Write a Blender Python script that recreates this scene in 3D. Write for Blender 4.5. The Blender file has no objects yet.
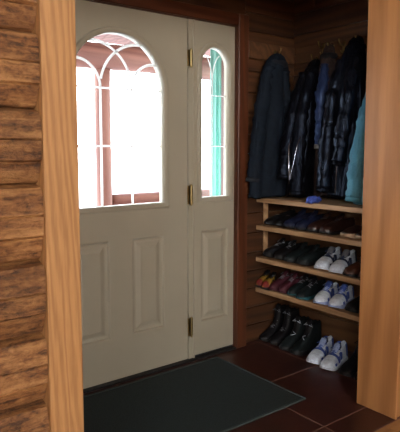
import bpy, bmesh, math, random
from mathutils import Vector, Matrix, noise
random.seed(7)
S = bpy.context.scene
C = S.collection
PI = math.pi

# ------------------------------------------------------------------ nodes / materials
def mat(name):
    m = bpy.data.materials.new(name); m.use_nodes = True
    nt = m.node_tree
    return m, nt, nt.nodes['Principled BSDF']

def nd(nt, t, **kw):
    n = nt.nodes.new(t)
    for k, v in kw.items():
        setattr(n, k, v)
    return n

def ramp(nt, src, stops):
    r = nd(nt, 'ShaderNodeValToRGB')
    el = r.color_ramp.elements
    while len(el) < len(stops): el.new(0.5)
    for e, (p, c) in zip(el, stops):
        e.position = p; e.color = (c[0], c[1], c[2], 1)
    nt.links.new(src, r.inputs[0])
    return r

def mixc(nt, fac, a, b, mode='MIX'):
    n = nd(nt, 'ShaderNodeMix', data_type='RGBA', blend_type=mode)
    if isinstance(fac, (int, float)): n.inputs[0].default_value = fac
    else: nt.links.new(fac, n.inputs[0])
    for i, v in ((6, a), (7, b)):
        if isinstance(v, tuple): n.inputs[i].default_value = (v[0], v[1], v[2], 1)
        else: nt.links.new(v, n.inputs[i])
    return n.outputs[2]

def coords(nt, scale):
    tc = nd(nt, 'ShaderNodeTexCoord'); mp = nd(nt, 'ShaderNodeMapping')
    mp.inputs['Scale'].default_value = scale
    nt.links.new(tc.outputs['Object'], mp.inputs[0])
    return mp.outputs[0]

def noise_n(nt, vec, scale, detail=4, rough=.55, dist=0.):
    n = nd(nt, 'ShaderNodeTexNoise')
    n.inputs['Scale'].default_value = scale; n.inputs['Detail'].default_value = detail
    n.inputs['Roughness'].default_value = rough; n.inputs['Distortion'].default_value = dist
    nt.links.new(vec, n.inputs['Vector'])
    return n.outputs['Fac']

def bump(nt, b, src, strength, dist=.01):
    n = nd(nt, 'ShaderNodeBump')
    n.inputs['Strength'].default_value = strength; n.inputs['Distance'].default_value = dist
    nt.links.new(src, n.inputs['Height']); nt.links.new(n.outputs[0], b.inputs['Normal'])

def wood(name, dark, light, axis='Z', scale=1., rough=.5, knots=0., bumpy=.15, vary=.25, seed=0., fine=1.):
    m, nt, b = mat(name)
    st = {'X': (.07, 1, 1), 'Y': (1, .07, 1), 'Z': (1, 1, .07)}[axis]
    geo = nd(nt, 'ShaderNodeNewGeometry')
    tc = nd(nt, 'ShaderNodeTexCoord')
    # each board (island) samples another piece of the grain
    off = nd(nt, 'ShaderNodeVectorMath', operation='SCALE')
    cv = nd(nt, 'ShaderNodeCombineXYZ')
    for i in range(3): nt.links.new(geo.outputs['Random Per Island'], cv.inputs[i])
    nt.links.new(cv.outputs[0], off.inputs[0]); off.inputs['Scale'].default_value = 7.3
    add = nd(nt, 'ShaderNodeVectorMath', operation='ADD')
    nt.links.new(tc.outputs['Object'], add.inputs[0]); nt.links.new(off.outputs[0], add.inputs[1])
    mp = nd(nt, 'ShaderNodeMapping'); mp.inputs['Scale'].default_value = st
    mp.inputs['Location'].default_value = (seed, seed * .7, seed * 1.3)
    nt.links.new(add.outputs[0], mp.inputs[0])
    n1 = noise_n(nt, mp.outputs[0], 26 * scale, 5, .6, .6)
    n2 = noise_n(nt, mp.outputs[0], 120 * scale * fine, 3, .6, .2)
    wv = nd(nt, 'ShaderNodeTexWave', wave_type='BANDS', bands_direction='DIAGONAL')
    wv.inputs['Scale'].default_value = 9 * scale; wv.inputs['Distortion'].default_value = 9
    wv.inputs['Detail'].default_value = 3; wv.inputs['Detail Scale'].default_value = 1.2
    nt.links.new(mp.outputs[0], wv.inputs['Vector'])
    mx = mixc(nt, .45, n1, wv.outputs['Fac'])
    mx2 = mixc(nt, .28, mx, n2)
    r = ramp(nt, mx2, [(.28, dark), (.72, light)])
    col = r.outputs[0]
    if knots:
        mk = nd(nt, 'ShaderNodeMapping')
        mk.inputs['Scale'].default_value = {'X': (.45, 1, 1), 'Y': (1, .45, 1), 'Z': (1, 1, .45)}[axis]
        nt.links.new(add.outputs[0], mk.inputs[0])
        vo = nd(nt, 'ShaderNodeTexVoronoi'); vo.inputs['Scale'].default_value = 5.
        nt.links.new(mk.outputs[0], vo.inputs['Vector'])
        kr = ramp(nt, vo.outputs['Distance'], [(.05, (1, 1, 1)), (.12, (0, 0, 0))])
        kf = nd(nt, 'ShaderNodeMath', operation='MULTIPLY'); kf.inputs[1].default_value = knots
        nt.links.new(kr.outputs[0], kf.inputs[0])
        col = mixc(nt, kf.outputs[0], col, tuple(c * .25 for c in dark))
    hv = nd(nt, 'ShaderNodeMapRange')
    hv.inputs['To Min'].default_value = 1 - vary; hv.inputs['To Max'].default_value = 1 + vary * .5
    nt.links.new(geo.outputs['Random Per Island'], hv.inputs[0])
    hs = nd(nt, 'ShaderNodeHueSaturation')
    nt.links.new(hv.outputs[0], hs.inputs['Value']); nt.links.new(col, hs.inputs['Color'])
    nt.links.new(hs.outputs[0], b.inputs['Base Color'])
    b.inputs['Roughness'].default_value = rough
    bump(nt, b, mx2, bumpy, .004)
    return m

def cloth(name, c, rough=.9, var=.25, scale=60, bmp=.2, spec=.3, sheen=0.):
    m, nt, b = mat(name)
    v = coords(nt, (1, 1, 1))
    n = noise_n(nt, v, scale, 4, .6)
    r = ramp(nt, n, [(.3, tuple(x * (1 - var) for x in c)), (.7, tuple(min(1, x * (1 + var)) for x in c))])
    nt.links.new(r.outputs[0], b.inputs['Base Color'])
    b.inputs['Roughness'].default_value = rough
    b.inputs['Specular IOR Level'].default_value = spec
    b.inputs['Sheen Weight'].default_value = sheen
    bump(nt, b, n, bmp, .003)
    return m

def leather(name, c, rough=.28, spec=.8, wr=9.):
    m, nt, b = mat(name)
    v = coords(nt, (1, 1, .45))
    n = noise_n(nt, v, wr, 6, .6, .8)
    r = ramp(nt, n, [(.3, tuple(x * .7 for x in c)), (.7, tuple(x * 1.3 for x in c))])
    nt.links.new(r.outputs[0], b.inputs['Base Color'])
    b.inputs['Roughness'].default_value = rough
    b.inputs['Specular IOR Level'].default_value = spec
    bump(nt, b, n, .9, .02)
    b.inputs['Specular Tint'].default_value = (.45, .62, 1, 1)  # blue of the daylight glints put into the reflection tint
    return m

def metal(name, c, rough=.3):
    m, nt, b = mat(name)
    n = noise_n(nt, coords(nt, (1, 1, 1)), 40, 2)
    r = ramp(nt, n, [(.3, tuple(x * .8 for x in c)), (.7, c)])
    nt.links.new(r.outputs[0], b.inputs['Base Color'])
    b.inputs['Metallic'].default_value = 1; b.inputs['Roughness'].default_value = rough
    return m

def paint(name, c, rough=.45, var=.04, scale=3., bmp=.03):
    m, nt, b = mat(name)
    n = noise_n(nt, coords(nt, (1, 1, 1)), scale, 4)
    r = ramp(nt, n, [(.3, tuple(x * (1 - var) for x in c)), (.7, tuple(x * (1 + var) for x in c))])
    nt.links.new(r.outputs[0], b.inputs['Base Color'])
    b.inputs['Roughness'].default_value = rough
    n2 = noise_n(nt, coords(nt, (1, 1, .12)), 160, 3)
    bump(nt, b, n2, bmp, .003)
    return m

M = {}
M['door'] = paint('door_paint', (.41, .365, .275), .42)
def grille_mat():
    m, nt, b = mat('white_plastic_bar')
    n = noise_n(nt, coords(nt, (1, 1, 1)), 20, 2)
    r = ramp(nt, n, [(.3, (.82, .82, .80)), (.7, (.86, .86, .85))])
    nt.links.new(r.outputs[0], b.inputs['Base Color']); b.inputs['Roughness'].default_value = .4
    tl = nd(nt, 'ShaderNodeBsdfTranslucent'); nt.links.new(r.outputs[0], tl.inputs[0])
    mx = nd(nt, 'ShaderNodeMixShader'); mx.inputs[0].default_value = .8
    nt.links.new(b.outputs[0], mx.inputs[1]); nt.links.new(tl.outputs[0], mx.inputs[2])
    nt.links.new(mx.outputs[0], nt.nodes['Material Output'].inputs[0])
    return m
M['grille'] = grille_mat()
M['oak'] = wood('oak_board', (.36, .17, .062), (.53, .275, .108), 'Z', 3.2, .5, 0, .12, .0, 3.1)
M['log'] = None
M['board_x'] = wood('knotty_board_x', (.045, .017, .007), (.115, .045, .016), 'X', .8, .55, .7, .2, .35)
M['board_y'] = wood('knotty_board_y', (.042, .016, .007), (.105, .041, .015), 'Y', .8, .55, .7, .2, .35, 2.)
M['pine_y'] = wood('pine_lower_y', (.10, .042, .017), (.19, .088, .036), 'Y', .7, .55, .9, .15, .2, 5.)
M['shelf'] = wood('shelf_pine', (.33, .18, .085), (.55, .34, .18), 'Y', .9, .5, .25, .1, .15, 1.)
M['casing'] = wood('casing_mahogany', (.07, .020, .008), (.125, .038, .015), 'Z', .9, .4, 0, .08, .1)
M['casing_x'] = wood('casing_mahogany_x', (.055, .014, .006), (.10, .028, .011), 'X', .9, .4, 0, .08, .1)
M['partition'] = wood('partition_plank', (.35, .145, .05), (.53, .24, .088), 'Z', .55, .4, 0, .06, .06, 9.)
M['hardwood'] = wood('hardwood_floor', (.36, .15, .05), (.55, .27, .10), 'X', .8, .35, 0, .05, .15)
M['rail'] = wood('hook_rail', (.075, .032, .013), (.15, .065, .025), 'Y', .8, .5, .5, .1, .1)
M['porch'] = wood('porch_log', (.17, .07, .055), (.28, .13, .10), 'Z', .6, .7, .3, .2, .15)
M['porch_x'] = wood('porch_log_x', (.17, .07, .055), (.28, .13, .10), 'X', .6, .7, .3, .2, .15)
M['brass'] = metal('aged_brass', (.42, .31, .14), .38)
M['bronze'] = metal('dark_bronze', (.10, .075, .05), .4)
M['plaster'] = paint('room_plaster', (.30, .20, .12), .9)
M['black'] = cloth('black_cloth', (.006, .006, .009), .8, spec=.15)
M['rubber'] = cloth('black_rubber', (.012, .012, .014), .55, .2, 40, .1)

def log_mat():
    m, nt, b = mat('hewn_log')
    geo = nd(nt, 'ShaderNodeNewGeometry')
    v = coords(nt, (.5, 1, 1)); v2 = coords(nt, (.1, 1, 1))
    a = noise_n(nt, v, 55, 6, .72, .4)
    g = noise_n(nt, v2, 34, 5, .6, .8)
    mx = mixc(nt, .5, a, g)
    r = ramp(nt, mx, [(.40, (.07, .027, .010)), (.49, (.26, .112, .037)), (.60, (.46, .23, .082))])
    n3 = noise_n(nt, v2, 8, 2, .5)
    stain = ramp(nt, n3, [(.35, (.62, .55, .5)), (.6, (1, 1, 1))])
    col = mixc(nt, .8, r.outputs[0], stain.outputs[0], 'MULTIPLY')
    hv = nd(nt, 'ShaderNodeMapRange'); hv.inputs['To Min'].default_value = .85; hv.inputs['To Max'].default_value = 1.12
    nt.links.new(geo.outputs['Random Per Island'], hv.inputs[0])
    hs = nd(nt, 'ShaderNodeHueSaturation'); nt.links.new(hv.outputs[0], hs.inputs['Value']); nt.links.new(col, hs.inputs['Color'])
    nt.links.new(hs.outputs[0], b.inputs['Base Color'])
    b.inputs['Roughness'].default_value = .62
    bump(nt, b, mx, .9, .016)
    return m
M['log'] = log_mat()

def tile_mat():
    m, nt, b = mat('slate_red_tile')
    geo = nd(nt, 'ShaderNodeNewGeometry')
    a = noise_n(nt, coords(nt, (1, 1, 1)), 5, 6, .6, 1.)
    r = ramp(nt, a, [(.3, (.028, .008, .006)), (.55, (.052, .014, .010)), (.75, (.075, .024, .015))])
    hv = nd(nt, 'ShaderNodeMapRange'); hv.inputs['To Min'].default_value = .7; hv.inputs['To Max'].default_value = 1.15
    nt.links.new(geo.outputs['Random Per Island'], hv.inputs[0])
    hs = nd(nt, 'ShaderNodeHueSaturation'); nt.links.new(hv.outputs[0], hs.inputs['Value']); nt.links.new(r.outputs[0], hs.inputs['Color'])
    nt.links.new(hs.outputs[0], b.inputs['Base Color'])
    b.inputs['Roughness'].default_value = .38
    bump(nt, b, noise_n(nt, coords(nt, (1, 1, 1)), 22, 5), .12, .006)
    return m
M['tile'] = tile_mat()
M['grout'] = paint('grout', (.24, .13, .095), .9, .15, 30)
M['mat'] = cloth('mat_pile', (.026, .037, .038), .95, .35, 260, .5)
M['mat_edge'] = cloth('mat_binding', (.05, .066, .066), .8, .2, 200, .3)

def glass_mat():
    m, nt, b = mat('clear_glass')
    nt.nodes.remove(b)
    out = nt.nodes['Material Output']
    tr = nd(nt, 'ShaderNodeBsdfTransparent'); gl = nd(nt, 'ShaderNodeBsdfGlossy'); mx = nd(nt, 'ShaderNodeMixShader')
    tr.inputs[0].default_value = (.97, .985, .98, 1)
    gl.inputs['Roughness'].default_value = .02
    fr = nd(nt, 'ShaderNodeFresnel'); fr.inputs[0].default_value = 1.2
    nt.links.new(fr.outputs[0], mx.inputs[0]); nt.links.new(tr.outputs[0], mx.inputs[1]); nt.links.new(gl.outputs[0], mx.inputs[2])
    nt.links.new(mx.outputs[0], out.inputs[0])
    return m
M['glass'] = glass_mat()

# ------------------------------------------------------------------ mesh helpers
def link(name, bm, m, parent=None, smooth=False, kind=None, recalc=True):
    if recalc: bmesh.ops.recalc_face_normals(bm, faces=bm.faces)
    me = bpy.data.meshes.new(name)
    bm.to_mesh(me); bm.free()
    if smooth:
        for p in me.polygons: p.use_smooth = True
    o = bpy.data.objects.new(name, me); C.objects.link(o)
    if isinstance(m, (list, tuple)):
        for x in m: me.materials.append(x)
    elif m: me.materials.append(m)
    if parent: o.parent = parent
    if kind: o['kind'] = kind
    return o

def struct(name, bm, m, smooth=False):
    return link(name, bm, m, None, smooth, 'structure')

def tag(o, label, cat, group=None, kind=None):
    o['label'] = label; o['category'] = cat
    if group: o['group'] = group
    if kind: o['kind'] = kind
    return o

def empty(name, loc=(0, 0, 0), rz=0.):
    o = bpy.data.objects.new(name, None); C.objects.link(o)
    o.location = loc; o.rotation_euler = (0, 0, rz); o.empty_display_size = .05
    return o

def box(bm, x0, x1, y0, y1, z0, z1, bev=0.):
    r = bmesh.ops.create_cube(bm, size=1.)
    vs = r['verts']
    for v in vs:
        v.co = Vector((x0 + (v.co.x + .5) * (x1 - x0), y0 + (v.co.y + .5) * (y1 - y0), z0 + (v.co.z + .5) * (z1 - z0)))
    if bev:
        es = list({e for v in vs for e in v.link_edges})
        bmesh.ops.bevel(bm, geom=es, offset=bev, segments=1, affect='EDGES')

def B(*a, **k):
    bm = bmesh.new(); box(bm, *a, **k); return bm

def tube(bm, pts, r, n=8, flat=1., up=Vector((0, 0, 1)), caps=True):
    pts = [Vector(p) for p in pts]; rings = []
    for i, p in enumerate(pts):
        d = (pts[min(i + 1, len(pts) - 1)] - pts[max(i - 1, 0)]).normalized()
        s = d.cross(up)
        if s.length < 1e-3: s = d.cross(Vector((0, 1, 0)))
        s.normalize(); t = s.cross(d).normalized()
        rr = r[i] if isinstance(r, (list, tuple)) else r
        rings.append([bm.verts.new(p + s * math.cos(2 * PI * k / n) * rr + t * math.sin(2 * PI * k / n) * rr * flat) for k in range(n)])
    for a, b_ in zip(rings, rings[1:]):
        for k in range(n): bm.faces.new((a[k], a[(k + 1) % n], b_[(k + 1) % n], b_[k]))
    if caps:
        bm.faces.new(rings[0][::-1]); bm.faces.new(rings[-1])

def loops(bm, lps, close_first=False, close_last=False):
    R_ = [[bm.verts.new(p) for p in l] for l in lps]
    n = len(R_[0])
    for a, b_ in zip(R_, R_[1:]):
        for k in range(n): bm.faces.new((a[k], a[(k + 1) % n], b_[(k + 1) % n], b_[k]))
    if close_first: bm.faces.new(R_[0][::-1])
    if close_last: bm.faces.new(R_[-1])

def arch(cx, hw, zb, zs, y, n=24):
    """arched outline: flat foot at zb, half circle springing at zs"""
    pts = [Vector((cx - hw, y, zb)), Vector((cx + hw, y, zb))]
    for i in range(n + 1):
        a = PI * i / n
        pts.append(Vector((cx + hw * math.cos(a), y, zs + hw * math.sin(a))))
    return pts

def rect(x0, x1, z0, z1, y):
    return [Vector((x0, y, z0)), Vector((x1, y, z0)), Vector((x1, y, z1)), Vector((x0, y, z1))]

def slab_with_holes(outer, holes, y0, y1):
    bm = bmesh.new()
    def lay(y):
        L = []
        es = []
        for l in [outer] + holes:
            vs = [bm.verts.new((p.x, y, p.z)) for p in l]
            L.append(vs)
            for k in range(len(vs)): es.append(bm.edges.new((vs[k], vs[(k + 1) % len(vs)])))
        bmesh.ops.triangle_fill(bm, use_beauty=True, use_dissolve=False, edges=es)
        return L
    A = lay(y0); D = lay(y1)
    for a, d in zip(A, D):
        for k in range(len(a)): bm.faces.new((a[k], a[(k + 1) % len(a)], d[(k + 1) % len(a)], d[k]))
    return bm

# ------------------------------------------------------------------ door wall, door and sidelight
DX0, DX1 = 1.032, 1.946
SX0, SX1 = 1.998, 2.312
ZT = 2.04

def raised_panel(x0, x1, z0, z1, parent):
    bm = bmesh.new()
    ls = []
    for ins, y in ((0, 0), (.006, .002), (.012, .011), (.020, .013), (.030, .013), (.058, .003), (.060, .003)):
        ls.append(rect(x0 + ins, x1 - ins, z0 + ins, z1 - ins, y))
    loops(bm, ls, close_last=True)
    link('raised_panel', bm, M['door'], parent)

def lite(cx, hw, zb, zs, parent, frame_w=.026):
    bm = bmesh.new()
    prof = ((frame_w + .006, .0), (frame_w + .004, -.010), (frame_w - .002, -.014), (frame_w - .010, -.010), (.006, -.013), (.001, -.008), (.0, .045), (.012, .052), (.030, .052), (.032, .0445))
    loops(bm, [arch(cx, hw + i, zb - i, zs, y) for i, y in prof])
    link('window_frame', bm, M['door'], parent, True)
    bm = bmesh.new()
    loops(bm, [arch(cx, hw + .003, zb - .003, zs, y) for y in (.020, .024)], True, True)
    g = link('glass', bm, M['glass'], parent)
    return g

def clip_arc(cx, hw, zs, c0, c1, r, dirn):
    """arc rising from (c0, zs) with vertical tangent, bending towards dirn, until it meets the arched frame"""
    pts = []
    for i in range(60):
        a = PI * i / 60 * .9
        x = c0 + dirn * r * (1 - math.cos(a)); z = zs + r * math.sin(a)
        pts.append((x, z))
        if math.hypot(x - cx, z - zs) > hw + .002: break
    return pts

door = empty('door_1', (0, 0, 0)); door['kind'] = 'structure'
DC = 1.489; DHW = .286; DZB = .985; DZS = 1.617
panels = [(1.200, 1.420, .245, .797), (1.558, 1.778, .245, .797)]
bm = slab_with_holes(rect(DX0, DX1 - .003, .012, ZT, 0), [arch(DC, DHW + .006, DZB - .006, DZS, 0)] + [rect(a, b, c, d, 0) for a, b, c, d in panels], 0, .044)
link('door_slab', bm, M['door'], door)
for p in panels: raised_panel(*p, door)
lite(DC, DHW, DZB, DZS, door)
bm = bmesh.new()
def strip(pts, w=.0075, y=.030):
    tube(bm, [(x, y, z) for x, z in pts], w, 6, 1., Vector((0, 1, 0)))
for s in (-1, 1):
    mx_ = DC + s * .0953
    strip([(mx_, DZB), (mx_, DZS)])
    strip(clip_arc(DC, DHW, DZS, mx_, 0, .143, s))
    strip([q for q in clip_arc(DC, DHW, DZS, mx_, 0, .242, -s) if q[1] > DZS + .045])
for z in (1.308, 1.617):
    strip([(DC - DHW, z), (DC + DHW, z)], .0055, .0435)
link('window_grille', bm, M['grille'], door)
# hinges in brass
for z0, z1 in ((1.772, 1.865), (.963, 1.075), (.155, .266)):
    bm = bmesh.new()
    tube(bm, [(1.9635, -.012, z0), (1.9635, -.012, z1)], .0065, 10)
    tube(bm, [(1.9635, -.012, z1), (1.9635, -.012, z1 + .008)], [.0075, .003], 10)
    tube(bm, [(1.9635, -.012, z0 - .008), (1.9635, -.012, z0)], [.003, .0075], 10)
    box(bm, 1.9440, 1.9635, -.004, -.001, z0, z1); box(bm, 1.9635, 1.984, -.0052, -.0042, z0, z1)
    for k in range(3):
        zz = z0 + (z1 - z0) * (.2 + .3 * k)
        tube(bm, [(1.952, -.0055, zz), (1.952, -.003, zz)], .004, 8)
    h = link('hinge', bm, M['brass'], door); h['label'] = 'brass hinge'
# knob on the latch side
bm = bmesh.new()
tube(bm, [(1.10, 0, .93), (1.10, -.012, .93), (1.10, -.03, .93), (1.10, -.045, .93), (1.10, -.062, .93), (1.10, -.07, .93)], [.032, .030, .012, .024, .028, .012], 16)
link('door_knob', bm, M['brass'], door, True)

side = empty('window_1'); side['kind'] = 'structure'
SC = (SX0 + SX1) / 2; SHW = .108; SZS = 1.79; SZB = .998
sp = (SC - .108, SC + .112, .222, .797)
bm = slab_with_holes(rect(SX0, SX1, .022, ZT, 0), [arch(SC, SHW + .006, SZB - .006, SZS, 0), rect(*sp, 0)], 0, .044)
link('sidelight_slab', bm, M['door'], side)
raised_panel(*sp, side)
lite(SC, SHW, SZB, SZS, side)
bm = bmesh.new()
strip([(SC, SZB), (SC, SZS - .09)], .0035)
for s in (-1, 1):
    strip([(SC + s * .001 + s * .085 * (1 - math.cos(a)), SZS - .09 + .17 * math.sin(a)) for a in [i * .15 for i in range(9)]], .0035)
strip([(SC - SHW, 1.617), (SC + SHW, 1.617)], .003, .037)
strip([(SC - SHW, 1.308), (SC + SHW, 1.308)], .003, .037)
link('window_grille', bm, M['grille'], side)

# mullion with astragal between door and sidelight
bm = bmesh.new(); box(bm, DX1 + .004, SX0 - .001, -.004, .10, .0, ZT, bev=.0015)
box(bm, 1.980, 1.992, -.012, -.004, .0, ZT, bev=.002)
struct('trim_1', bm, M['door'])
# threshold
bm = bmesh.new(); box(bm, DX0 - .001, SX1, -.035, .13, .0005, .011, bev=.003); box(bm, SX0, SX1, .004, .13, .0112, .030)
struct('trim_2', bm, M['rubber'])
# jambs and head in dark wood
bm = bmesh.new(); box(bm, SX1 + .001, SX1 + .02, -.018, .13, 0, ZT + .02); box(bm, SX1 + .006, 2.402, -.034, -.001, 0, 2.118, bev=.004)
struct('trim_3', bm, M['casing'])
bm = bmesh.new(); box(bm, DX0 - .02, SX1 + .001, -.016, .13, ZT + .001, ZT + .02); box(bm, DX0 - .10, SX1 + .005, -.034, -.001, ZT + .004, 2.118, bev=.004)
struct('trim_4', bm, M['casing_x'])
bm = bmesh.new(); box(bm, DX0 - .022, DX0 - .002, -.018, .13, 0, ZT); box(bm, DX0 - .10, DX0 - .008, -.034, -.001, 0, ZT + .003, bev=.004)
struct('trim_5', bm, M['casing'])

# walls of the entry -------------------------------------------------
def board_wall(name, horiz, a0, a1, depth0, depth1, z0, z1, m, bh=.135, seed=1, cut=None, rough=0.004):
    """horizontal boards; horiz 'X' means boards run along X"""
    rnd = random.Random(seed); bm = bmesh.new(); z = z0
    while z < z1 - .005:
        h = min(bh * rnd.uniform(.92, 1.08), z1 - z)
        if z1 - z - h < .03: h = z1 - z
        js = [a0, a1]
        if rnd.random() < .55 and a1 - a0 > .5:
            js = [a0, rnd.uniform(a0 + .2, a1 - .2), a1]
        for p, q in zip(js, js[1:]):
            o = rnd.uniform(0, rough)
            if horiz == 'X': box(bm, p + .0005, q - .0005, depth0 + o, depth1, z + .0015, z + h - .0015, bev=.004)
            else: box(bm, depth0 + o, depth1, p + .0005, q - .0005, z + .0015, z + h - .0015, bev=.004)
        z += h
    return bm
WT = 3.00
bm = board_wall('w', 'X', 2.402, 2.85, -.004, .12, 0, WT, None, .125, 4, rough=.012)
struct('wall_back', bm, M['board_x'])
bm = board_wall('w', 'X', .3, 2.402, .0, .12, 2.12, WT, None, .14, 5)
o = struct('wall_back', bm, M['board_x'])
bm = board_wall('w', 'X', .3, DX0 - .10, .0, .12, 0, 2.12, None, .125, 6)
o = struct('wall_back', bm, M['board_x'])
bm = board_wall('w', 'Y', -1.0, .12, 2.853, 2.95, .93, WT, None, .14, 9, rough=.006)
struct('wall_right', bm, M['board_y'])
bm = board_wall('w', 'Y', -1.0, .12, 2.853, 2.95, 0, .93, None, .19, 12, rough=.003)
struct('wall_right', bm, M['pine_y'])
bm = board_wall('w', 'Y', -1.12, .12, .2, .3, 0, WT, None, .14, 15)
struct('wall_left', bm, M['board_y'])
# partition closing the closet, its end face looks at the entry
PX = 2.293
bm = bmesh.new()
box(bm, PX, PX + .012, -1.200, -.976, 0, WT, bev=.0015)
struct('trim_6', bm, M['partition'])
bm = bmesh.new()
box(bm, PX + .0125, 4.2, -1.190, -.985, 0, WT)
struct('wall_right_front', bm, M['partition'])
# floors -------------------------------------------------------------
bm = bmesh.new()
xs = [.30, .886, 1.429, 1.972, 2.515, 3.0]; ys = [-1.20, -1.032, -.530, -.028, .15]
for x0, x1 in zip(xs, xs[1:]):
    for y0, y1 in zip(ys, ys[1:]):
        box(bm, x0 + .0035, x1 - .0035, y0 + .0035, y1 - .0035, -.02, 0, bev=.0015)
fl = struct('floor', bm, M['tile'])
bm = B(.30, 3.0, -1.20, .15, -.03, -.0012)
link('grout', bm, M['grout'], fl)
bm = bmesh.new()
y = -1.203; k = 0
while y > -6.2:
    off = (k * .37) % 1.1
    x = -2.2 - off
    while x < 4.2:
        xa = max(-2.2, x); xb = min(4.2, x + 1.1)
        if xb > xa + .02: box(bm, xa + .0005, xb - .0005, y - .0835, y - .0005, -.02, .001, bev=.001)
        x += 1.1
    y -= .084; k += 1
struct('floor', bm, M['hardwood'])

# left log wall -------------------------------------------------------
bm = bmesh.new()
LY = -1.193   # plane of the foremost log faces
zsn = [-.04, .165, .372, .584, .780, .989, 1.199, 1.403, 1.606, 1.812, 2.02, 2.23, 2.45, 2.66, 2.86, 3.0]
rl = random.Random(3)
for i, (za, zb) in enumerate(zip(zsn, zsn[1:])):
    h = zb - za; nseg = 90
    prof = [(0, .052), (.03, .036), (.10, .026), (.285, .009), (.30, .013), (.33, .004), (.575, .0), (.59, .005), (.61, .0), (.86, .004), (.95, .014), (1.0, .052)]
    rows = []
    for (t, d) in prof:
        row = []
        for j in range(nseg + 1):
            x = -2.2 + (0.572 + 2.2) * j / nseg
            w = noise.noise(Vector((x * 1.3, i * 5.1, t * 3))) * .006 + noise.noise(Vector((x * 9, i * 3.3, t * 6))) * .0035
            zz = za + t * h + noise.noise(Vector((x * 1.1, i * 2.7, .5))) * .006 * (0 < t < 1)
            row.append(bm.verts.new((x, LY + d - w, zz)))
        rows.append(row)
    for a, b_ in zip(rows, rows[1:]):
        for j in range(nseg): bm.faces.new((a[j], a[j + 1], b_[j + 1], b_[j]))
    # ends and back
    for j in (0, nseg):
        vb = [bm.verts.new((rows[0][j].co.x, LY + .17, za)), bm.verts.new((rows[0][j].co.x, LY + .17, zb))]
        f = [r[j] for r in rows] + [vb[1], vb[0]]
        bm.faces.new(f)
        if j == 0: b0 = vb
    bm.faces.new((b0[0], b0[1], vb[1], vb[0]))
    bm.faces.new([r for r in rows[0]] + [vb[0], b0[0]]); bm.faces.new([r for r in rows[-1]] + [vb[1], b0[1]])
lw = struct('wall_left_front', bm, M['log'])
# oak board that caps the log wall end
bm = B(.5735, .674, -1.200, -1.03, 0, WT, bev=.002)
struct('trim_7', bm, M['oak'])

# the room behind the camera -----------------------------------------
def wall_hole_x(x, y0, y1, z0, z1, hy0, hy1, hz0, hz1, th=.1):
    bm = bmesh.new()
    box(bm, x, x + th, y0, y1, z0, hz0); box(bm, x, x + th, y0, y1, hz1, z1)
    box(bm, x, x + th, y0, hy0, hz0, hz1); box(bm, x, x + th, hy1, y1, hz0, hz1)
    return bm
RT = 3.0
bm = wall_hole_x(-2.3, -6.3, -1.05, 0, RT, -5.4, -3.8, 1.45, 2.8)
struct('wall_living_left', bm, M['plaster'])
bm = B(4.2, 4.3, -6.3, -.98, 0, RT)
struct('wall_living_right', bm, M['plaster'])
bm = bmesh.new()
box(bm, -2.2, 4.2, -6.3, -6.2, 0, 1.45); box(bm, -2.2, 4.2, -6.3, -6.2, 2.8, RT)
box(bm, -2.2, -1.6, -6.3, -6.2, 1.45, 2.8); box(bm, .6, 4.2, -6.3, -6.2, 1.45, 2.8)
struct('wall_living_back', bm, M['plaster'])
bm = B(-2.3, 4.3, -6.3, .12, RT + .001, RT + .1)
struct('ceiling', bm, M['board_x'])
bm = B(.674, PX - .002, -1.19, -1.05, 2.08, WT - .001)  # unseen header, added over the opening to darken the upper nook
struct('added_header', bm, M['partition'])
for n_, (a, b_, c_, d_) in enumerate(((-2.25, -5.4, -3.8, 'x'), (-6.25, -1.6, .6, 'y'))):
    w = empty('window_%d' % (n_ + 2)); w['kind'] = 'structure'
    bm = bmesh.new()
    def bx(u0, u1, z0, z1):
        if d_ == 'x': box(bm, a - .03, a + .03, u0, u1, z0, z1, bev=.003)
        else: box(bm, u0, u1, a - .03, a + .03, z0, z1, bev=.003)
    lo, hi = b_, c_
    bx(lo, lo + .05, 1.45, 2.8); bx(hi - .05, hi, 1.45, 2.8); bx(lo + .051, hi - .051, 1.45, 1.50); bx(lo + .051, hi - .051, 2.75, 2.8)
    mid = (lo + hi) / 2; bx(mid - .025, mid + .025, 1.501, 2.749)
    link('window_frame', bm, M['grille'], w)
    bm = bmesh.new()
    if d_ == 'x':
        box(bm, a - .003, a + .003, lo + .05, mid - .026, 1.5, 2.75); box(bm, a - .003, a + .003, mid + .026, hi - .05, 1.5, 2.75)
    else:
        box(bm, lo + .05, mid - .026, a - .003, a + .003, 1.5, 2.75); box(bm, mid + .026, hi - .05, a - .003, a + .003, 1.5, 2.75)
    link('glass', bm, M['glass'], w)

# ------------------------------------------------------------------ door mat
mt = empty('door_mat', (1.32, -.44, 0))
tag(mt, 'flat dark grey-green carpet mat on the tile floor in front of the door', 'door mat')
bm = bmesh.new()
MX0, MX1, MY0, MY1 = .60 - 1.32, 2.117 - 1.32, -.793 + .44, -.075 + .44
box(bm, MX0 + .012, MX1 - .012, MY0 + .012, MY1 - .012, .0005, .009, bev=.002)
link('pile', bm, M['mat'], mt)
bm = bmesh.new()
for a in ((MX0, MX1, MY0, MY0 + .012), (MX0, MX1, MY1 - .012, MY1), (MX0, MX0 + .012, MY0 + .012, MY1 - .012), (MX1 - .012, MX1, MY0 + .012, MY1 - .012)):
    box(bm, *a, .0005, .0105, bev=.002)
link('edging', bm, M['mat_edge'], mt)

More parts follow.
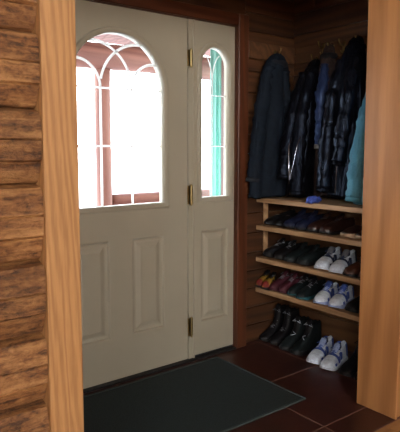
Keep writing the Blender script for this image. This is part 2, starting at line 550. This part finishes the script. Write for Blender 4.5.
# ------------------------------------------------------------------ shelving
SFX = 2.50
su = empty('shoe_shelving', (2.67, -.49, 0))
tag(su, 'built-in pale pine shoe shelving of four boards across the coat nook', 'shelf')
SH = [.975, .793, .580, .375]
for z in SH:
    bm = B(SFX - 2.67, 2.850 - 2.67, -.974 + .49, -.002 - .006 + .49, z - .030, z, bev=.003)
    link('shelf', bm, M['shelf'], su)
for z0, z1 in zip([.580, .793], [.762, .944]):
    bm = B(2.566 - 2.67, 2.60 - 2.67, -.022 + .49, -.006 + .49, z0 + .0005, z1, bev=.002)
    link('cleat', bm, M['shelf'], su)

# ------------------------------------------------------------------ hook rail + hooks
bm = B(2.828, 2.852, -.974, -.03, 1.860, 1.965, bev=.004)
ra = link('hook_rail', bm, M['rail']); tag(ra, 'long wooden hook rail on the nook wall behind the coats', 'rail')
bm = B(2.404, 2.827, -.029, -.008, 1.860, 1.965, bev=.004)
ra = link('hook_rail', bm, M['rail']); tag(ra, 'short wooden hook rail beside the dark door casing', 'rail')

def hook_mesh():
    bm = bmesh.new()   # outward = +x, up = +z
    box(bm, .0, .004, -.011, .011, -.035, .035, bev=.0015)
    tube(bm, [(.003, 0, .012), (.020, 0, .006), (.038, 0, .010), (.050, 0, .028), (.052, 0, .044)], [.0045, .004, .004, .004, .006], 8, 1., Vector((0, 1, 0)))
    tube(bm, [(.003, 0, -.018), (.012, 0, -.032), (.024, 0, -.034), (.032, 0, -.022)], [.0045, .004, .004, .005], 8, 1., Vector((0, 1, 0)))
    return bm
hk0 = link('coat_hook', hook_mesh(), M['brass'], None, True)
hook_spots = [
    ((2.635, -.030, 1.895), -PI / 2, 'brass double hook nearest the door casing, above the dark blue coat'),
    ((2.827, -.215, 1.85), PI, 'brass double hook of the plain black leather coat'),
    ((2.827, -.270, 1.925), PI, 'empty brass hook between the plain black coat and the brown-grey jacket'),
    ((2.827, -.345, 1.905), PI, 'brass double hook carrying the brown-grey jacket'),
    ((2.827, -.43, 1.915), PI, 'empty brass hook between the brown-grey jacket and the glossy leather coat'),
    ((2.827, -.55, 1.915), PI, 'brass double hook carrying the tall glossy black leather coat'),
    ((2.827, -.80, 1.86), PI, 'brass double hook carrying the pale teal jacket by the partition'),
]
for i, (p, rz, lb) in enumerate(hook_spots):
    h = hk0 if i == 0 else hk0.copy()
    if i: C.objects.link(h)
    h.location = p; h.rotation_euler = (0, 0, rz)
    tag(h, lb, 'hook', 'brass coat hooks in the nook')

# ------------------------------------------------------------------ jackets
def jacket(name, hook, n_ang, secs, m_body, m_lining, label, cat='jacket', sleeves=(), collar=True, zipper=None, seed=0, fold=.012, extra=None):
    """local frame: x = sideways, y = away from the wall, z up; origin at the hook. secs: (z, centre x, half width, depth)"""
    root = empty(name, hook, n_ang)
    tag(root, label, cat, None)
    rs = random.Random(seed); ph = [rs.uniform(0, 6) for _ in range(6)]
    bm = bmesh.new(); N = 56; rings = []
    # resample sections
    SS = []
    for a, b_ in zip(secs, secs[1:]):
        st = max(2, int(abs(a[0] - b_[0]) / .02))
        for k in range(st):
            t = k / st
            SS.append([a[i] + (b_[i] - a[i]) * t for i in range(4)])
    SS.append(list(secs[-1]))
    # smooth
    for _ in range(3):
        T = [s[:] for s in SS]
        for i in range(1, len(SS) - 1):
            for c in (1, 2, 3): T[i][c] = (SS[i - 1][c] + 2 * SS[i][c] + SS[i + 1][c]) / 4
        SS = T
    z0 = secs[0][0]; z1 = secs[-1][0]
    lps = []
    for (z, xc, hw, dp) in SS:
        t = (z0 - z) / (z0 - z1)
        l = []
        for k in range(N):
            a = 2 * PI * k / N
            ca, sa = math.cos(a), math.sin(a)
            f = fold * min(1, t * 3) * (math.sin(a * 5 + ph[0] + z * 2) + .7 * math.sin(a * 9 + ph[1] - z * 3) + .5 * math.sin(a * 3 + ph[2] + z * 6))
            w = noise.noise(Vector((ca * 2 + seed, sa * 2, z * 9))) * .008 + noise.noise(Vector((ca * 5 + seed, sa * 5, z * 22))) * .004
            rx = hw + (f + w) * .6; ry = dp * .5 + (f + w) * (1 if sa > 0 else .15)
            x = xc + rx * (abs(ca) ** .85) * (1 if ca > 0 else -1)
            y = dp * .5 + .004 + ry * (abs(sa) ** .85) * (1 if sa > 0 else -1)
            l.append(Vector((x, max(.004, y), z + (.004 * math.sin(a * 4 + ph[3]) if z < z1 + .03 else 0))))
        lps.append(l)
    # inside return at the hem
    inner = [Vector((p.x * .93 + SS[-1][1] * .07, p.y * .9 + SS[-1][3] * .05, p.z + .03)) for p in lps[-1]]
    lps.append(inner)
    loops(bm, lps, close_first=True, close_last=True)
    body = link('body', bm, m_body, root, True)
    # collar: a rolled band around the neck
    if collar:
        z, xc, hw, dp = SS[min(3, len(SS) - 1)]
        bm = bmesh.new(); pts = []; rad = []
        for k in range(15):
            a = -PI * .15 + PI * 1.3 * k / 14
            pts.append((xc + (hw + .006) * math.cos(a), dp * .5 + (dp * .5 + .008) * math.sin(a), z - .012 - .022 * abs(math.sin(a * .5 + .8))))
            rad.append(.010 + .006 * math.sin(PI * k / 14))
        tube(bm, pts, rad, 8, 1.7)
        link('collar', bm, m_lining or m_body, root, True)
    # hanging loop
    bm = bmesh.new()
    tube(bm, [(-.012, .02, z0 - .012), (-.008, .02, z0 + .006), (0, .02, z0 + .012), (.008, .02, z0 + .006), (.012, .02, z0 - .012)], .002, 6)
    link('hanging_loop', bm, M['black'], root, True)
    for (pts, rads, ms, cuff, sl) in sleeves:
        P_ = []; R_ = []
        n = 30
        for k in range(n + 1):
            t = k / n * (len(pts) - 1); i = min(int(t), len(pts) - 2); u = t - i
            u2 = u * u * (3 - 2 * u)
            p = [pts[i][c] + (pts[i + 1][c] - pts[i][c]) * (u2 * .4 + u * .6) for c in range(3)]
            r = rads[i] + (rads[i + 1] - rads[i]) * u
            r += .004 * math.sin(k * 2.3 + seed) + .003 * math.sin(k * 1.1 + 2)
            P_.append(p); R_.append(r)
        bm = bmesh.new(); tube(bm, P_, R_, 14)
        for v in bm.verts:
            v.co += Vector((noise.noise(v.co * 16 + Vector((seed, 0, 0))), noise.noise(v.co * 16 + Vector((0, seed, 5))), 0)) * .009
            v.co.y = max(v.co.y, .004)
        s_ = link('sleeve', bm, ms, root, True)
        if sl: s_['label'] = sl
        if cuff:
            bm = bmesh.new()
            e = Vector(P_[-1]); d = (e - Vector(P_[-3])).normalized()
            tube(bm, [e - d * .004, e + d * .022], [R_[-1] + .005, R_[-1] + .006], 14)
            link('cuff', bm, cuff, s_, True)
    if zipper:
        for pts, r, mz, nm, lb in zipper:
            bm = bmesh.new(); tube(bm, pts, r, 8, .5)
            zz = link(nm, bm, mz, root, True)
            if lb: zz['label'] = lb
    return root

M['navy_coat'] = cloth('navy_coat', (.006, .011, .020), .85, .3, 30, .35, .2)
M['lining_dk'] = cloth('dark_lining', (.012, .014, .02), .7)
M['lea1'] = leather('black_leather_plain', (.004, .004, .006), .30, .28, 12)
M['lea2'] = leather('black_leather_glossy', (.005, .006, .010), .24, .32, 8)
M['brownj'] = cloth('brown_grey_tweed', (.045, .028, .026), .85, .5, 45, .5)
M['bluesl'] = leather('blue_sheen', (.018, .032, .10), .38, .6, 12)  # blue sheen on the sleeve, put into its base colour
M['tealj'] = leather('pale_teal_shell', (.07, .22, .30), .5, .4, 14)
M['teal_in'] = cloth('teal_lining', (.35, .55, .52), .7)
M['silver'] = metal('silver_teeth', (.75, .8, .95), .25)
M['bluecloth'] = cloth('bright_blue_fleece', (.06, .10, .42), .8, .4, 50, .5)

# frame: facing -Y (door wall): local y -> -Y, local x -> -X : rz = pi
# frame: facing -X (nook wall): local y -> -X, local x -> -Y ... rz = pi/2  (x->+Y, y->-X)
HA = PI      # door-wall coat
HB = PI / 2  # nook-wall coat: local x = +Y (towards the door), local y = -X (out of the wall)

jacket('coat', (2.635, -.032, 1.905), HA,
       [(0, 0, .020, .03), (-.02, .01, .055, .05), (-.06, .025, .095, .07), (-.13, .045, .118, .085), (-.35, .08, .135, .10), (-.63, .105, .142, .10), (-.922, .120, .150, .105)],
       M['navy_coat'], M['lining_dk'], 'dark slate-blue coat hanging closest to the door casing', 'coat',
       sleeves=[([(.10, .045, -.10), (.165, .055, -.32), (.21, .055, -.62), (.235, .055, -.80)], [.040, .047, .046, .042], M['navy_coat'], M['lining_dk'], None),
                ([(-.02, .06, -.12), (-.03, .08, -.35), (.01, .085, -.66)], [.035, .04, .036], M['navy_coat'], M['lining_dk'], None)], seed=1, fold=.009)

jacket('leather_coat', (2.824, -.229, 1.865), HB,
       [(0, 0, .020, .03), (-.02, 0, .035, .05), (-.07, .002, .050, .09), (-.16, .005, .058, .15), (-.4, .006, .062, .20), (-.7, .006, .064, .23), (-.875, .006, .066, .24)],
       M['lea1'], M['lea1'], 'plain black leather coat with a pale V-shaped zipper edge, second from the door', 'coat',
       sleeves=[([(.025, .10, -.10), (.036, .19, -.35), (.037, .25, -.60), (.035, .26, -.74)], [.034, .040, .038, .034], M['lea1'], M['lea1'], None),
                ([(-.03, .10, -.10), (-.034, .18, -.35), (-.040, .22, -.66), (-.045, .225, -.84)], [.034, .040, .042, .040], M['lea1'], M['lea1'], None)],
       zipper=[([(-.008, .225, -.47), (-.012, .275, -.56), (-.030, .288, -.68), (-.036, .290, -.76)], .0038, M['silver'], 'zipper', 'pale zipper edge'),
               ([(-.066, .21, -.45), (-.062, .256, -.56), (-.050, .276, -.68), (-.040, .290, -.755), (-.038, .290, -.79)], .0038, M['silver'], 'zipper', 'pale zipper edge')], seed=2, fold=.006)

jacket('jacket', (2.824, -.353, 1.935), HB,
       [(0, .01, .020, .04), (-.02, .01, .032, .06), (-.07, 0, .044, .09), (-.18, 0, .048, .11), (-.4, .0, .048, .12), (-.7, .0, .048, .13), (-.94, .0, .05, .14)],
       M['brownj'], M['lining_dk'], 'brown-grey jacket with one sleeve coloured by a blue sheen, hanging between two black leather coats', 'jacket',
       sleeves=[([(-.010, .09, -.13), (-.024, .135, -.30), (-.036, .150, -.48), (-.040, .155, -.62)], [.028, .036, .032, .034], M['bluesl'], M['grille'], 'sleeve coloured by a blue sheen')],
       seed=3, fold=.005)

jacket('leather_coat', (2.824, -.545, 1.955), HB,
       [(0, 0, .026, .04), (-.02, 0, .042, .06), (-.08, 0, .065, .10), (-.18, .0, .090, .13), (-.34, .0, .105, .15), (-.7, .0, .110, .16), (-.955, .0, .112, .18)],
       M['lea2'], M['lea2'], 'glossy black leather coat, the tallest of the hanging coats', 'coat',
       sleeves=[([(.055, .09, -.14), (.070, .15, -.34), (.076, .19, -.60), (.082, .20, -.90)], [.036, .044, .044, .044], M['lea2'], M['lea2'], None),
                ([(-.05, .10, -.13), (-.06, .17, -.34), (-.05, .21, -.60), (-.04, .22, -.74)], [.038, .048, .044, .038], M['lea2'], M['lea2'], None)],
       zipper=[([(.01, .13, -.22), (.012, .16, -.45), (.008, .175, -.70), (.005, .19, -.93)], .003, M['silver'], 'zipper', None)], seed=4, fold=.009)

jacket('jacket', (2.824, -.822, 1.86), HB,
       [(0, 0, .022, .04), (-.02, 0, .045, .07), (-.07, 0, .07, .12), (-.18, .0, .085, .17), (-.4, .0, .092, .25), (-.65, .0, .100, .31), (-.82, .0, .100, .32), (-.865, .0, .100, .32)],
       M['tealj'], M['teal_in'], 'pale teal nylon jacket half hidden behind the wooden partition', 'jacket',
       sleeves=[([(.045, .13, -.14), (.040, .24, -.38), (.040, .32, -.66), (.04, .345, -.83)], [.040, .046, .044, .040], M['tealj'], M['tealj'], None)], seed=5, fold=.010)

# crumpled blue cloth lying over the shelf edge
bm = bmesh.new()
bmesh.ops.create_icosphere(bm, subdivisions=4, radius=1.)
for v in bm.verts:
    n_ = noise.noise(v.co * 2.2) * .35 + noise.noise(v.co * 5) * .16
    v.co *= 1 + n_
    c = v.co.copy()
    v.co = Vector((c.x * .045, c.y * .038, max(c.z * .022, -.016)))
    if v.co.x < -.015: v.co.z -= (-.015 - v.co.x) * .35
o = link('cloth', bm, M['bluecloth'], None, True)
o.location = (2.532, -.465, .9925)
tag(o, 'crumpled bright blue cloth on the front edge of the top shelf', 'cloth')

# ------------------------------------------------------------------ shoes
def c_(name, c, rough=.6, spec=.25): return cloth(name, c, rough, .18, 70, .15, spec)
K = dict(
    white=c_('shoe_white', (.68, .75, .90), .5), navy=c_('shoe_navy', (.035, .05, .12)), blue=c_('shoe_blue', (.08, .14, .50)),  # the white holds the blue cast of daylight in its colour
    black=c_('shoe_black', (.006, .006, .008), .5), grey=c_('shoe_grey', (.22, .23, .27)), brown=c_('shoe_brown', (.030, .012, .010), .3, .6),
    tan=c_('shoe_tan', (.50, .36, .24)), maroon=c_('shoe_maroon', (.07, .014, .024)), yellow=c_('shoe_yellow', (.26, .15, .02)),
    red=c_('shoe_red', (.22, .025, .02)), dkblue=c_('shoe_dark_blue', (.010, .014, .045)), teal=c_('shoe_teal', (.025, .10, .12)),
    green=c_('shoe_dark_green', (.008, .013, .015)), cog=c_('shoe_cognac', (.075, .028, .017), .4, .5), ltblue=c_('shoe_light_blue', (.38, .48, .78)),
    steel=M['silver'], rubber=M['rubber'])

def lerp_tab(tab, u):
    for (a, p), (b_, q) in zip(tab, tab[1:]):
        if u <= b_:
            t = (u - a) / (b_ - a); t = t * t * (3 - 2 * t)
            return p + (q - p) * t
    return tab[-1][1]
WT_TAB = [(0, .16), (.03, .26), (.08, .335), (.2, .37), (.42, .36), (.70, .50), (.86, .475), (.94, .38), (.98, .25), (1., .11)]

def make_shoe(kind, L=.28, W=.10, up='white', sole='white', lining='navy', tongue=None, lace='white', stripe=None, toe=None, hc=.092, shaft=None, zs=.022, laces=5, buckle=False, low=False):
    root = empty(kind)
    top = shaft or hc
    def H(u):
        if shaft:
            return lerp_tab([(0, shaft), (.40, shaft), (.52, .105), (.66, .078), (.9, .050), (1, zs + .006)], u)
        if low: return lerp_tab([(0, hc), (.2, hc * .85), (.50, .068), (.70, .058), (.9, .044), (1, zs + .005)], u)
        return lerp_tab([(0, hc), (.12, hc * .93), (.34, hc * .92), (.46, .088), (.66, .070), (.88, .056), (.96, .044), (1, zs + .010)], u)
    oz = .40 if not low else .50
    def section(u, out=0.):
        w = lerp_tab(WT_TAB, u) * W + out; h = H(u) + out * .6
        x = L * u
        if u == 0: x = 0
        lean = 0
        pts = []
        opening = u < oz and u > .03
        for k in range(15):
            s = -1 if k < 7 else 1
            kk = k if k <= 7 else 14 - k
            if opening:
                if kk <= 4:
                    t = kk / 4; y = w * (1 + .04 * math.sin(t * PI) - .24 * t); z = zs * .6 + (h - zs * .6) * t
                elif kk == 5: y = w * .64; z = h - .004
                elif kk == 6: y = w * .55; z = max(zs + .012, h - .05)
                else: y = 0; z = zs + .012 if not shaft else h - .06
            else:
                a = kk / 14 * PI
                y = w * math.cos(a) ** .75 if kk < 7 else 0
                z = zs * .6 + (h - zs * .6) * math.sin(a) ** .8
            pts.append(Vector((x + lean, s * y, z)))
        return pts
    us = [0, .02, .045, .08, .13, .2, .28, .36, oz - .012, oz + .012, .5 if not low else .56, .58, .66, .74, .82, .89, .94, .975, 1.0]
    us = sorted(set(us))
    bm = bmesh.new()
    lps = [[bm.verts.new(p) for p in section(u)] for u in us]
    for i, (a, b_) in enumerate(zip(lps, lps[1:])):
        for k in range(14):
            f = bm.faces.new((a[k], a[k + 1], b_[k + 1], b_[k]))
            if us[i + 1] <= oz + .02 and us[i] > .02 and 5 <= k <= 8: f.material_index = 1
            if toe and us[i] >= .82: f.material_index = 2
            if stripe and not toe:
                um = (us[i] + us[i + 1]) / 2; sk = min(k, 13 - k)
                if um < .11 and sk < 5: f.material_index = 2
                if .40 < um < .52 and sk in (1, 2, 3): f.material_index = 2
                if .58 < um < .66 and sk >= 1: f.material_index = 2
                if .74 < um < .82 and sk in (0, 1): f.material_index = 2
    bm.faces.new(lps[0]); bm.faces.new(lps[-1][::-1])
    ms = [K[up], K[lining]] + ([K[toe]] if toe else [K[stripe]] if stripe else [])
    u_ = link('upper', bm, ms, root, True)
    md = u_.modifiers.new('s', 'SUBSURF'); md.levels = 1; md.render_levels = 1
    # sole
    bm = bmesh.new(); ring = []
    for s in (-1, 1):
        for u in (us if s == -1 else us[::-1]):
            ring.append((L * u + (.006 if u == 1 else (-.005 if u == 0 else 0)), s * (lerp_tab(WT_TAB, u) * W + .004)))
    n = len(ring); ls = []
    for z, k in ((0, .97), (.004, 1.), (zs * .8, 1.), (zs, .985)):
        ls.append([Vector((L * .5 + (x - L * .5) * k, y * k, z + (.010 * max(0, (x / L - .8) / .2) ** 2 if z < zs * .5 else 0.))) for x, y in ring])
    loops(bm, ls, True, True)
    link('sole', bm, K[sole], root)
    if tongue and not low:
        bm = bmesh.new()
        zt = H(.42)
        tube(bm, [(L * .56, 0, H(.56) - .006), (L * .47, 0, H(.47) + .002), (L * .40, 0, zt + .012), (L * .36, 0, zt + .026)], [.016, .019, .021, .016], 10, .35)
        link('tongue', bm, K[tongue], root, True)
    if laces and not low:
        bm = bmesh.new(); pl = []
        for i in range(laces * 2):
            u = .64 - .20 * i / (laces * 2 - 1); z = H(u); sg = 1 if i % 2 else -1
            pl += [(L * u, sg * .018, z - .003), (L * (u - .008), 0, z + .005)]
        z = H(.44) + .006
        pl += [(L * .43, .018, z + .008), (L * .46, .034, z - .006), (L * .46, .012, z), (L * .44, 0, z), (L * .46, -.012, z), (L * .46, -.034, z - .006), (L * .43, -.018, z + .008)]
        tube(bm, pl, .0022, 6)
        link('laces', bm, K[lace], root, True)
    if stripe:
        for s in (-1, 1):
            for (u0, u1, ka, kb) in ((.40, .53, 1, 4), (.57, .68, 1, 4)):
                bm = bmesh.new(); g = []
                for i in range(4):
                    u = u0 + (u1 - u0) * i / 3
                    sec = section(u, .0035)
                    row = []
                    for k in range(ka, kb + 1):
                        p = sec[k if s == -1 else 14 - k].copy(); p.x -= (k - ka) * .003
                        row.append(bm.verts.new(p))
                    g.append(row)
                for a, b_ in zip(g, g[1:]):
                    for k in range(len(a) - 1): bm.faces.new((a[k], a[k + 1], b_[k + 1], b_[k]))
                link('side_stripe', bm, K[stripe], root, True)
        bm = bmesh.new(); g = []
        for u in (.0, .03, .09, .19):
            sec = section(u, .0022); g.append([bm.verts.new(sec[k]) for k in (1, 2, 3, 4)]); 
        g2 = []
        for u in (.0, .03, .09, .19):
            sec = section(u, .0022); g2.append([bm.verts.new(sec[14 - k]) for k in (1, 2, 3, 4)])
        for G in (g, g2):
            for a, b_ in zip(G, G[1:]):
                for k in range(3): bm.faces.new((a[k], a[k + 1], b_[k + 1], b_[k]))
        link('heel_patch', bm, K[stripe], root, True)
    if buckle:
        bm = bmesh.new()
        z = H(.6); box(bm, L * .57, L * .61, -.012, .012, z - .001, z + .005, bev=.0015)
        link('buckle', bm, K['steel'], root)
    return root

def copy_tree(o):
    c = o.copy(); C.objects.link(c)
    for ch in o.children:
        d = ch.copy(); C.objects.link(d); d.parent = c
    return c

def place_pair(kind, x_heel, y, z, gap, desc, group, rz=(0, 0), dx=(0, 0), **kw):
    L = kw.get('L', .28)
    a = make_shoe(kind, **kw); b_ = copy_tree(a)
    for i, (o, s) in enumerate(((a, 1), (b_, -1))):
        o.location = (x_heel + dx[i], y + s * gap / 2, z + .0006)
        o.rotation_euler = (0, 0, PI + rz[i])
        if i: o.scale = (1, -1, 1)
        tag(o, desc + (', nearer the door' if i == 0 else ', farther from the door'), kind.replace('_', ' '), group)

G1, G2, G3, G4 = 'shoes on the second shelf', 'shoes on the third shelf', 'shoes on the lowest shelf', 'footwear on the nook floor'
z2, z3, z4 = SH[1], SH[2], SH[3]
XH = 2.80
# second shelf (under the coats)
place_pair('loafer', XH, -.116, z2, .092, 'black buckled loafer at the door end of the second shelf', G1, low=True, up='black', sole='rubber', lining='black', buckle=True, laces=0, L=.27, W=.082)
place_pair('trainer', XH - .01, -.306, z2, .10, 'dark blue trainer on the second shelf beside the loafers', G1, up='dkblue', sole='black', lining='black', tongue='dkblue', lace='dkblue', rz=(0.01, 0.01), W=.092)
place_pair('dress_shoe', XH - .005, -.508, z2, .098, 'polished dark brown dress shoe on the second shelf', G1, up='brown', sole='rubber', lining='black', tongue='brown', lace='black', laces=3, rz=(-0.02, -0.02), L=.285, W=.092, hc=.085)
place_pair('slipper', XH - .02, -.755, z2, .098, 'brown slipper with pale tan sole on the second shelf', G1, low=True, up='brown', sole='tan', lining='brown', laces=0, hc=.055, zs=.028, L=.27, W=.09)
# third shelf
place_pair('trainer', XH, -.122, z3, .10, 'black trainer at the door end of the third shelf', G2, up='black', sole='rubber', lining='black', tongue='black', lace='grey', laces=3, W=.092)
place_pair('walking_shoe', XH - .01, -.327, z3, .10, 'dark grey-green walking shoe on the third shelf', G2, up='green', sole='rubber', lining='black', tongue='green', lace='black', rz=(-0.005, -0.005), W=.094)
place_pair('running_shoe', XH - .015, -.535, z3, .116, 'white running shoe with navy patches on the third shelf', G2, up='white', sole='white', lining='navy', tongue='grey', lace='navy', stripe='navy', rz=(0.23, 0.23), W=.098, hc=.11, L=.265, dx=(-.02, -.03))
place_pair('ankle_boot', XH - .03, -.795, z3, .10, 'cognac brown leather ankle boot on the third shelf', G2, up='cog', sole='rubber', lining='brown', tongue='cog', lace='brown', hc=.11, W=.095, L=.28)
# lowest shelf
place_pair('child_trainer', XH - .135, -.058, z4, .066, 'small yellow trainer with red toe on the lowest shelf', G3, up='yellow', sole='black', lining='black', tongue='black', lace='black', stripe='black', toe='red', L=.18, W=.058, hc=.06, rz=(0.075, 0.075), dx=(0, -.01))
place_pair('trainer', XH - .05, -.178, z4, .082, 'maroon trainer with pink-white sole on the lowest shelf', G3, up='maroon', sole='maroon', lining='black', tongue='maroon', lace='grey', L=.25, W=.072, rz=(0.065, 0.065))
place_pair('trainer', XH - .03, -.338, z4, .090, 'black trainer with teal sole on the lowest shelf', G3, up='green', sole='teal', lining='black', tongue='black', lace='grey', laces=3, L=.27, W=.080, rz=(0.08, 0.08), dx=(0, -.02))
place_pair('running_shoe', XH - .035, -.530, z4, .104, 'white and light blue running shoe on the lowest shelf', G3, up='white', sole='ltblue', lining='navy', tongue='blue', lace='ltblue', stripe='blue', L=.262, W=.09, rz=(0.26, 0.26), hc=.092, dx=(-.02, -.01))
place_pair('walking_shoe', XH - .01, -.80, z4, .10, 'black walking shoe at the partition end of the lowest shelf', G3, up='black', sole='rubber', lining='black', tongue='black', lace='black', W=.092)
# floor
place_pair('boot', XH - .005, -.085, 0, .092, 'tall black lace-up boot on the nook floor', G4, up='black', sole='rubber', lining='black', tongue='black', lace='grey', shaft=.215, laces=5, W=.082, L=.265, zs=.03)
place_pair('boot', XH - .015, -.275, 0, .098, 'dark green-black boot on the floor beside the white running shoes', G4, up='green', sole='rubber', lining='black', tongue='black', lace='white', shaft=.18, laces=2, W=.090, L=.27, zs=.03, rz=(0.06, 0.06))
place_pair('running_shoe', XH - .03, -.500, 0, .112, 'white running shoe with blue stripes on the tile floor', G4, up='white', sole='white', lining='navy', tongue='ltblue', lace='blue', stripe='blue', W=.097, L=.265, hc=.115, rz=(0.23, 0.23), dx=(-.02, -.03))
place_pair('boot', XH - .02, -.780, 0, .108, 'short black boot on the floor against the partition', G4, up='black', sole='rubber', lining='black', tongue='black', lace='black', shaft=.17, laces=4, W=.10, L=.28, zs=.026)

# ------------------------------------------------------------------ outside: porch
bm = bmesh.new()
k = 0; y = .14
while y < 2.2:
    box(bm, -1.5, 5.5, y, y + .135, -.10, -.06, bev=.003); y += .14
po = struct('floor', bm, M['porch_x'])
def logpost(x, y, z0, z1, r, seed, label):
    bm = bmesh.new(); pts = []; rs_ = []
    for i in range(16):
        z = z0 + (z1 - z0) * i / 15
        pts.append((x + noise.noise(Vector((seed, z, 0))) * .01, y, z)); rs_.append(r + noise.noise(Vector((seed, z * 3, 4))) * .006)
    tube(bm, pts, rs_, 18, 1., Vector((0, 1, 0)))
    o = link('porch_post', bm, M['porch'], None, True)
    tag(o, label, 'post', 'log posts of the porch')
logpost(2.245, 1.6, -.0595, 1.955, .068, 1., 'reddish log post outside, seen through the arched door window')
bm = bmesh.new()
tube(bm, [(-1.5 + 7 * i / 20, 1.6 + .004 * math.sin(i), 2.065 + .006 * math.sin(i * 1.7)) for i in range(21)], .108, 20)
o = link('porch_beam', bm, M['porch_x'], None, True); tag(o, 'reddish horizontal log beam across the top of the door window', 'beam')
ra = empty('porch_railing', (2.9, 1.6, .85))
tag(ra, 'reddish wooden porch railing seen at the foot of the door window', 'railing')
bm = bmesh.new(); tube(bm, [(2.315 - 2.9, 0, 0.0), (3.8 - 2.9, 0, 0.0)], .048, 14); link('top_rail', bm, M['porch_x'], ra, True)
bm = bmesh.new(); tube(bm, [(2.315 - 2.9, 0, -.72), (3.8 - 2.9, 0, -.72)], .04, 14); link('bottom_rail', bm, M['porch_x'], ra, True)
for i in range(9):
    bm = bmesh.new(); x = 2.42 + i * .15 - 2.9
    tube(bm, [(x, 0, -.70), (x, 0, -.03)], .02, 10); link('baluster', bm, M['porch'], ra, True)
logpost(3.87, 1.6, -.0595, 1.955, .068, 2., 'reddish log post outside beyond the sidelight, behind the teal curtain')
# roof of the porch
bm = bmesh.new()
for i in range(50):
    x = -1.5 + i * .14
    vs = []
    for (yy, zz) in ((.125, 2.62), (2.0, 2.26)):
        for dx, dz in ((.002, 0), (.138, 0), (.138, .03), (.002, .03)):
            vs.append(bm.verts.new((x + dx, yy, zz + dz)))
    for a, b_, c2, d2 in ((0, 1, 2, 3), (4, 5, 6, 7), (0, 1, 5, 4), (1, 2, 6, 5), (2, 3, 7, 6), (3, 0, 4, 7)):
        bm.faces.new([vs[q] for q in (a, b_, c2, d2)])
o = struct('ceiling', bm, M['porch'])
# teal ribbed curtain
M['curtain'] = cloth('teal_ribbed_curtain', (.30, .66, .60), .8, .08, 20, .05)
bm = bmesh.new(); g = []
for i in range(121):
    x = 3.06 + .55 * i / 120
    yy = 1.15 + .022 * math.sin(i * .62)
    g.append([bm.verts.new((x, yy, z)) for z in (.25, 1.2, 2.28)] + [bm.verts.new((x, yy + .004, z)) for z in (2.28, 1.2, .25)])
for a, b_ in zip(g, g[1:]):
    for k in range(6): bm.faces.new((a[k], a[(k + 1) % 6], b_[(k + 1) % 6], b_[k]))
bm.faces.new(g[0]); bm.faces.new(g[-1][::-1])
o = link('porch_curtain', bm, M['curtain'], None, True); tag(o, 'ribbed teal curtain outside, seen through the narrow sidelight', 'curtain')
# snow-bright yard
bm = B(-30, 40, 2.3, 60, -.6, -.5)
M['yard'] = paint('pale_gravel', (.62, .62, .60), .9, .1, 2)
struct('floor', bm, M['yard'])

# ------------------------------------------------------------------ light
W = bpy.data.worlds.new('w'); S.world = W; W.use_nodes = True
nt = W.node_tree; bg = nt.nodes['Background']
tc = nt.nodes.new('ShaderNodeTexCoord'); sx = nt.nodes.new('ShaderNodeSeparateXYZ'); cr = nt.nodes.new('ShaderNodeValToRGB')
nt.links.new(tc.outputs['Generated'], sx.inputs[0]); nt.links.new(sx.outputs[2], cr.inputs[0])
cr.color_ramp.elements[0].color = (.95, .97, 1, 1); cr.color_ramp.elements[1].color = (.62, .78, 1, 1)
nt.links.new(cr.outputs[0], bg.inputs[0]); bg.inputs[1].default_value = 12.

def area(name, loc, rot, sx_, sy_, e, col):
    l = bpy.data.lights.new(name, 'AREA'); l.shape = 'RECTANGLE'; l.size = sx_; l.size_y = sy_; l.energy = e; l.color = col
    o = bpy.data.objects.new(name, l); C.objects.link(o); o.location = loc; o.rotation_euler = rot
    return o
area('window_light', (-2.18, -4.6, 2.12), (0, -PI / 2, 0), 1.1, 1.5, 60, (1, .90, .78))
area('window_light', (-.5, -6.15, 2.12), (PI / 2, 0, 0), 2.1, 1.1, 95, (1, .88, .74))

# ------------------------------------------------------------------ camera
f, cx, cy, yh = 549., 196., 202., 148.
p = math.atan((cy - yh) / f)
a = math.atan((913 - cx) / (f / math.cos(p)))
Fh = Vector((math.cos(a), math.sin(a), 0)); Rr = Vector((math.sin(a), -math.cos(a), 0)); U = Vector((0, 0, 1))
Fw = Fh * math.cos(p) - U * math.sin(p); Uc = Fh * math.sin(p) + U * math.cos(p)
cd = bpy.data.cameras.new('camera'); co = bpy.data.objects.new('camera', cd); C.objects.link(co)
co.matrix_world = Matrix(((Rr.x, Uc.x, -Fw.x, 0), (Rr.y, Uc.y, -Fw.y, -2.6103), (Rr.z, Uc.z, -Fw.z, 1.2977), (0, 0, 0, 1)))
cd.sensor_fit = 'HORIZONTAL'; cd.sensor_width = 36; cd.lens = f / 400 * 36
cd.shift_x = (200 - cx) / 400; cd.shift_y = -(216 - cy) / 400
cd.clip_start = .02; cd.clip_end = 200
S.camera = co
S.view_settings.view_transform = 'Standard'; S.view_settings.look = 'None'
S.view_settings.gamma = 1; S.view_settings.use_curve_mapping = False
S.view_settings.exposure = 0.
